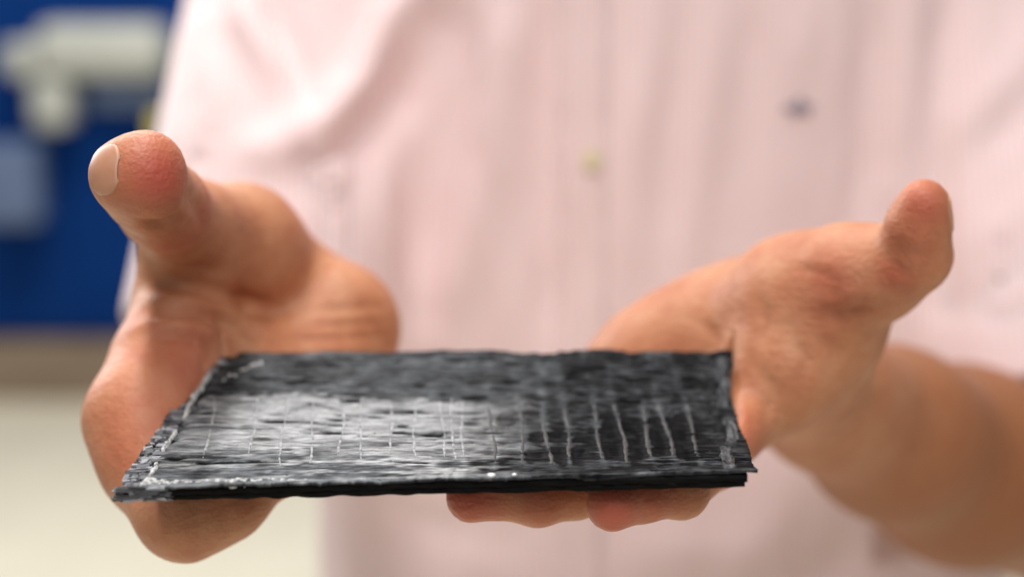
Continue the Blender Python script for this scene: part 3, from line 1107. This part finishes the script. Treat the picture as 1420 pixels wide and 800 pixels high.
SV, SQ = surface(S, 0.0034, hems, clip=(np.array([-0.6, 0.6, 0.70]), np.array([0.8, 1.3, 1.48])))
SN = vnormals(SV, SQ)
tmp_bvh = BVHTree.FromPolygons([Vector(x) for x in SV], [tuple(int(i) for i in q) for q in SQ])
CAMP = Vector((0, 0, CAM_H))


def on_shirt(px, py, bvh=None):
    d = Vector(at(px, py, 1.0)) - CAMP
    hit = (bvh or tmp_bvh).ray_cast(CAMP, d.normalized())
    return (np.array(hit[0]), np.array(hit[1])) if hit[0] is not None else (None, None)


FOLDS = [  # points in the picture, half-width mm, height mm
    ([(335, -40), (350, 30), (405, 126), (415, 165)], 11, 5.0),
    ([(368, -40), (382, 30), (428, 150), (432, 185)], 10, -6.0),
    ([(600, -40), (545, 27), (500, 117), (432, 193), (370, 212)], 13, 6.5),
    ([(590, 40), (545, 135), (446, 238)], 15, -5.0),
    ([(527, 170), (530, 300), (545, 420)], 14, 4.5),
    ([(480, 260), (470, 350)], 13, -3),
    ([(708, -40), (700, 60), (684, 225), (650, 330), (610, 470)], 15, 5.0),
    ([(640, -40), (630, 120), (600, 240), (585, 420)], 16, -4.0),
    ([(765, -40), (755, 140), (760, 300), (764, 500)], 11, -8.0),
    ([(905, -40), (900, 70), (878, 220), (870, 420)], 11, 3.5),
    ([(955, -40), (945, 80), (925, 200), (915, 400)], 11, -3.5),
    ([(990, -40), (982, 110), (962, 280), (950, 420)], 11, 3.0),
    ([(1040, -40), (1030, 100), (1012, 320)], 13, -3.0),
    ([(1110, -40), (1105, 130), (1085, 330)], 16, 3.0),
    ([(1190, -40), (1203, 60), (1200, 230), (1180, 330)], 13, -6.0),
    ([(1262, -40), (1258, 100), (1240, 260)], 12, 6.0),
    ([(1322, -40), (1307, 60), (1300, 230), (1300, 420)], 11, -8.0),
    ([(1340, 170), (1380, 130), (1430, 60)], 12, 4.0),
    ([(1330, 240), (1380, 190), (1440, 130)], 12, -4.0),
    ([(1330, 340), (1380, 320), (1440, 280)], 14, 3.5),
    ([(1320, 430), (1380, 420), (1440, 400)], 12, -3.5),
    ([(520, 760), (560, 720), (700, 745)], 14, -3.0),
    ([(850, 800), (900, 770), (1000, 760), (1080, 790)], 16, 4.0),
    ([(1080, 840), (1160, 780), (1240, 690)], 16, -5.0),
    ([(980, 840), (1060, 740), (1110, 680)], 16, 4.0),
    ([(640, 840), (660, 740), (680, 700)], 14, 3.0),
    ([(290, 40), (300, 140), (280, 260)], 13, 3.0),
]
off = np.zeros(len(SV))
for pts, w, hgt in FOLDS:
    pl = []
    for p in pts:
        q, n = on_shirt(*p)
        if q is not None:
            pl.append(q)
    if len(pl) < 2:
        continue
    pl = np.array(pl)
    d = seg_dist(SV, pl)
    ends = np.minimum(np.linalg.norm(SV - pl[0], axis=1), np.linalg.norm(SV - pl[-1], axis=1))
    off += (2.6 if pts[0][0] < 620 and pts[0][1] < 60 else 1.7 if pts[0][0] < 740 else 0.95) * hgt / 1000 * np.exp(-(d / (w / 1000)) ** 2) * (0.45 + 0.55 * sstep(0, 0.05, ends))
off += (noise2(SV[:, 0] * 30 + 40, SV[:, 2] * 11 + 9, 80) - 0.5) * 0.005 + (noise2(SV[:, 0] * 70 + 40, SV[:, 2] * 25 + 9, 81) - 0.5) * 0.0018
SV = SV + SN * off[:, None]
shirt_me = mesh_from('shirt', SV, SQ)
shirt = link('shirt', shirt_me, M_shirt, person)
sm = shirt.modifiers.new('soften', 'SMOOTH')
sm.factor = 0.5
sm.iterations = 4
bvh2 = BVHTree.FromPolygons([Vector(x) for x in SV], [tuple(int(i) for i in q) for q in SQ])

# button placket down the front
zs = np.linspace(0.80, 1.40, 150)
nx = 9
Vp = np.zeros((len(zs), nx, 3))
xc = FRONT[0] + 0.003
for i, z in enumerate(zs):
    for j in range(nx):
        x = xc + (j / (nx - 1) - 0.5) * 0.031
        hit = bvh2.ray_cast(Vector((x, 0.5, z)), Vector((0, 1, 0)))
        y = hit[0].y if hit[0] is not None else Vp[i - 1, j, 1]
        edge = j in (0, nx - 1)
        pk = 0.0004 * math.sin(z * 210 + j) if j in (1, nx - 2) else 0
        Vp[i, j] = (x, y - (0.0002 if edge else 0.0050) + pk, z)
Iv = np.arange(len(zs) * nx).reshape(len(zs), nx)
f = np.stack([Iv[:-1, :-1], Iv[:-1, 1:], Iv[1:, 1:], Iv[1:, :-1]], -1).reshape(-1, 4)
link('placket', mesh_from('placket', Vp.reshape(-1, 3), f), M_shirt, shirt)


def button(px, py):
    q, n = on_shirt(px, py, bvh2)
    bm = bmesh.new()
    prof = [(0.0, 0.0012), (0.0028, 0.0013), (0.0040, 0.0022), (0.0052, 0.0024), (0.0058, 0.0016), (0.0056, 0.0)]
    rings = []
    for r_, z_ in prof[1:]:
        rings.append([bm.verts.new((r_ * math.cos(a), r_ * math.sin(a), z_)) for a in np.linspace(0, 2 * math.pi, 24, endpoint=False)])
    c = bm.verts.new((0, 0, prof[0][1]))
    for i in range(24):
        j = (i + 1) % 24
        bm.faces.new((rings[0][i], rings[0][j], c))
        for a, b_ in zip(rings[:-1], rings[1:]):
            bm.faces.new((a[i], b_[i], b_[j], a[j]))
    for fc in bm.faces: fc.smooth = True
    m = bpy.data.meshes.new('button')
    bm.to_mesh(m); bm.free()
    o = link('button', m, M_button, shirt)
    o.location = Vector(q) + Vector(n) * 0.0020 + Vector((0, -0.0042, 0))
    o.rotation_euler = Vector(n).to_track_quat('Z', 'Y').to_euler()


button(822, 221)


# small dark embroidered emblem on the chest
q, n = on_shirt(1108, 151, bvh2)
ex = np.cross(np.array([0, 0, 1.0]), n); ex /= np.linalg.norm(ex)
if ex[0] < 0: ex = -ex
ez = np.cross(n, ex)
if ez[2] < 0: ez = -ez
outline = [(-8, 0.5), (-5.5, 2.2), (-2.5, 2.0), (-1.5, 4.6), (0.8, 5.4), (1.8, 3.0), (4.6, 2.6), (7.2, 0.6), (5.0, -0.6), (4.4, -4.2), (2.6, -1.6), (-0.8, -1.8), (-2.4, -4.8), (-3.6, -1.4), (-6.2, -1.0)]
Vs = [q + n * 0.0016 + ex * x * 1.25 / 1000 + ez * z * 1.25 / 1000 for x, z in outline]
Vb = [v_ - n * 0.0020 for v_ in Vs]
m = bpy.data.meshes.new('emblem')
k = len(outline)
m.from_pydata([tuple(x) for x in Vs + Vb], [], [tuple(range(k))] + [(i, i + k, (i + 1) % k + k, (i + 1) % k) for i in range(k)])
m.update()
link('emblem', m, M_thread, shirt)
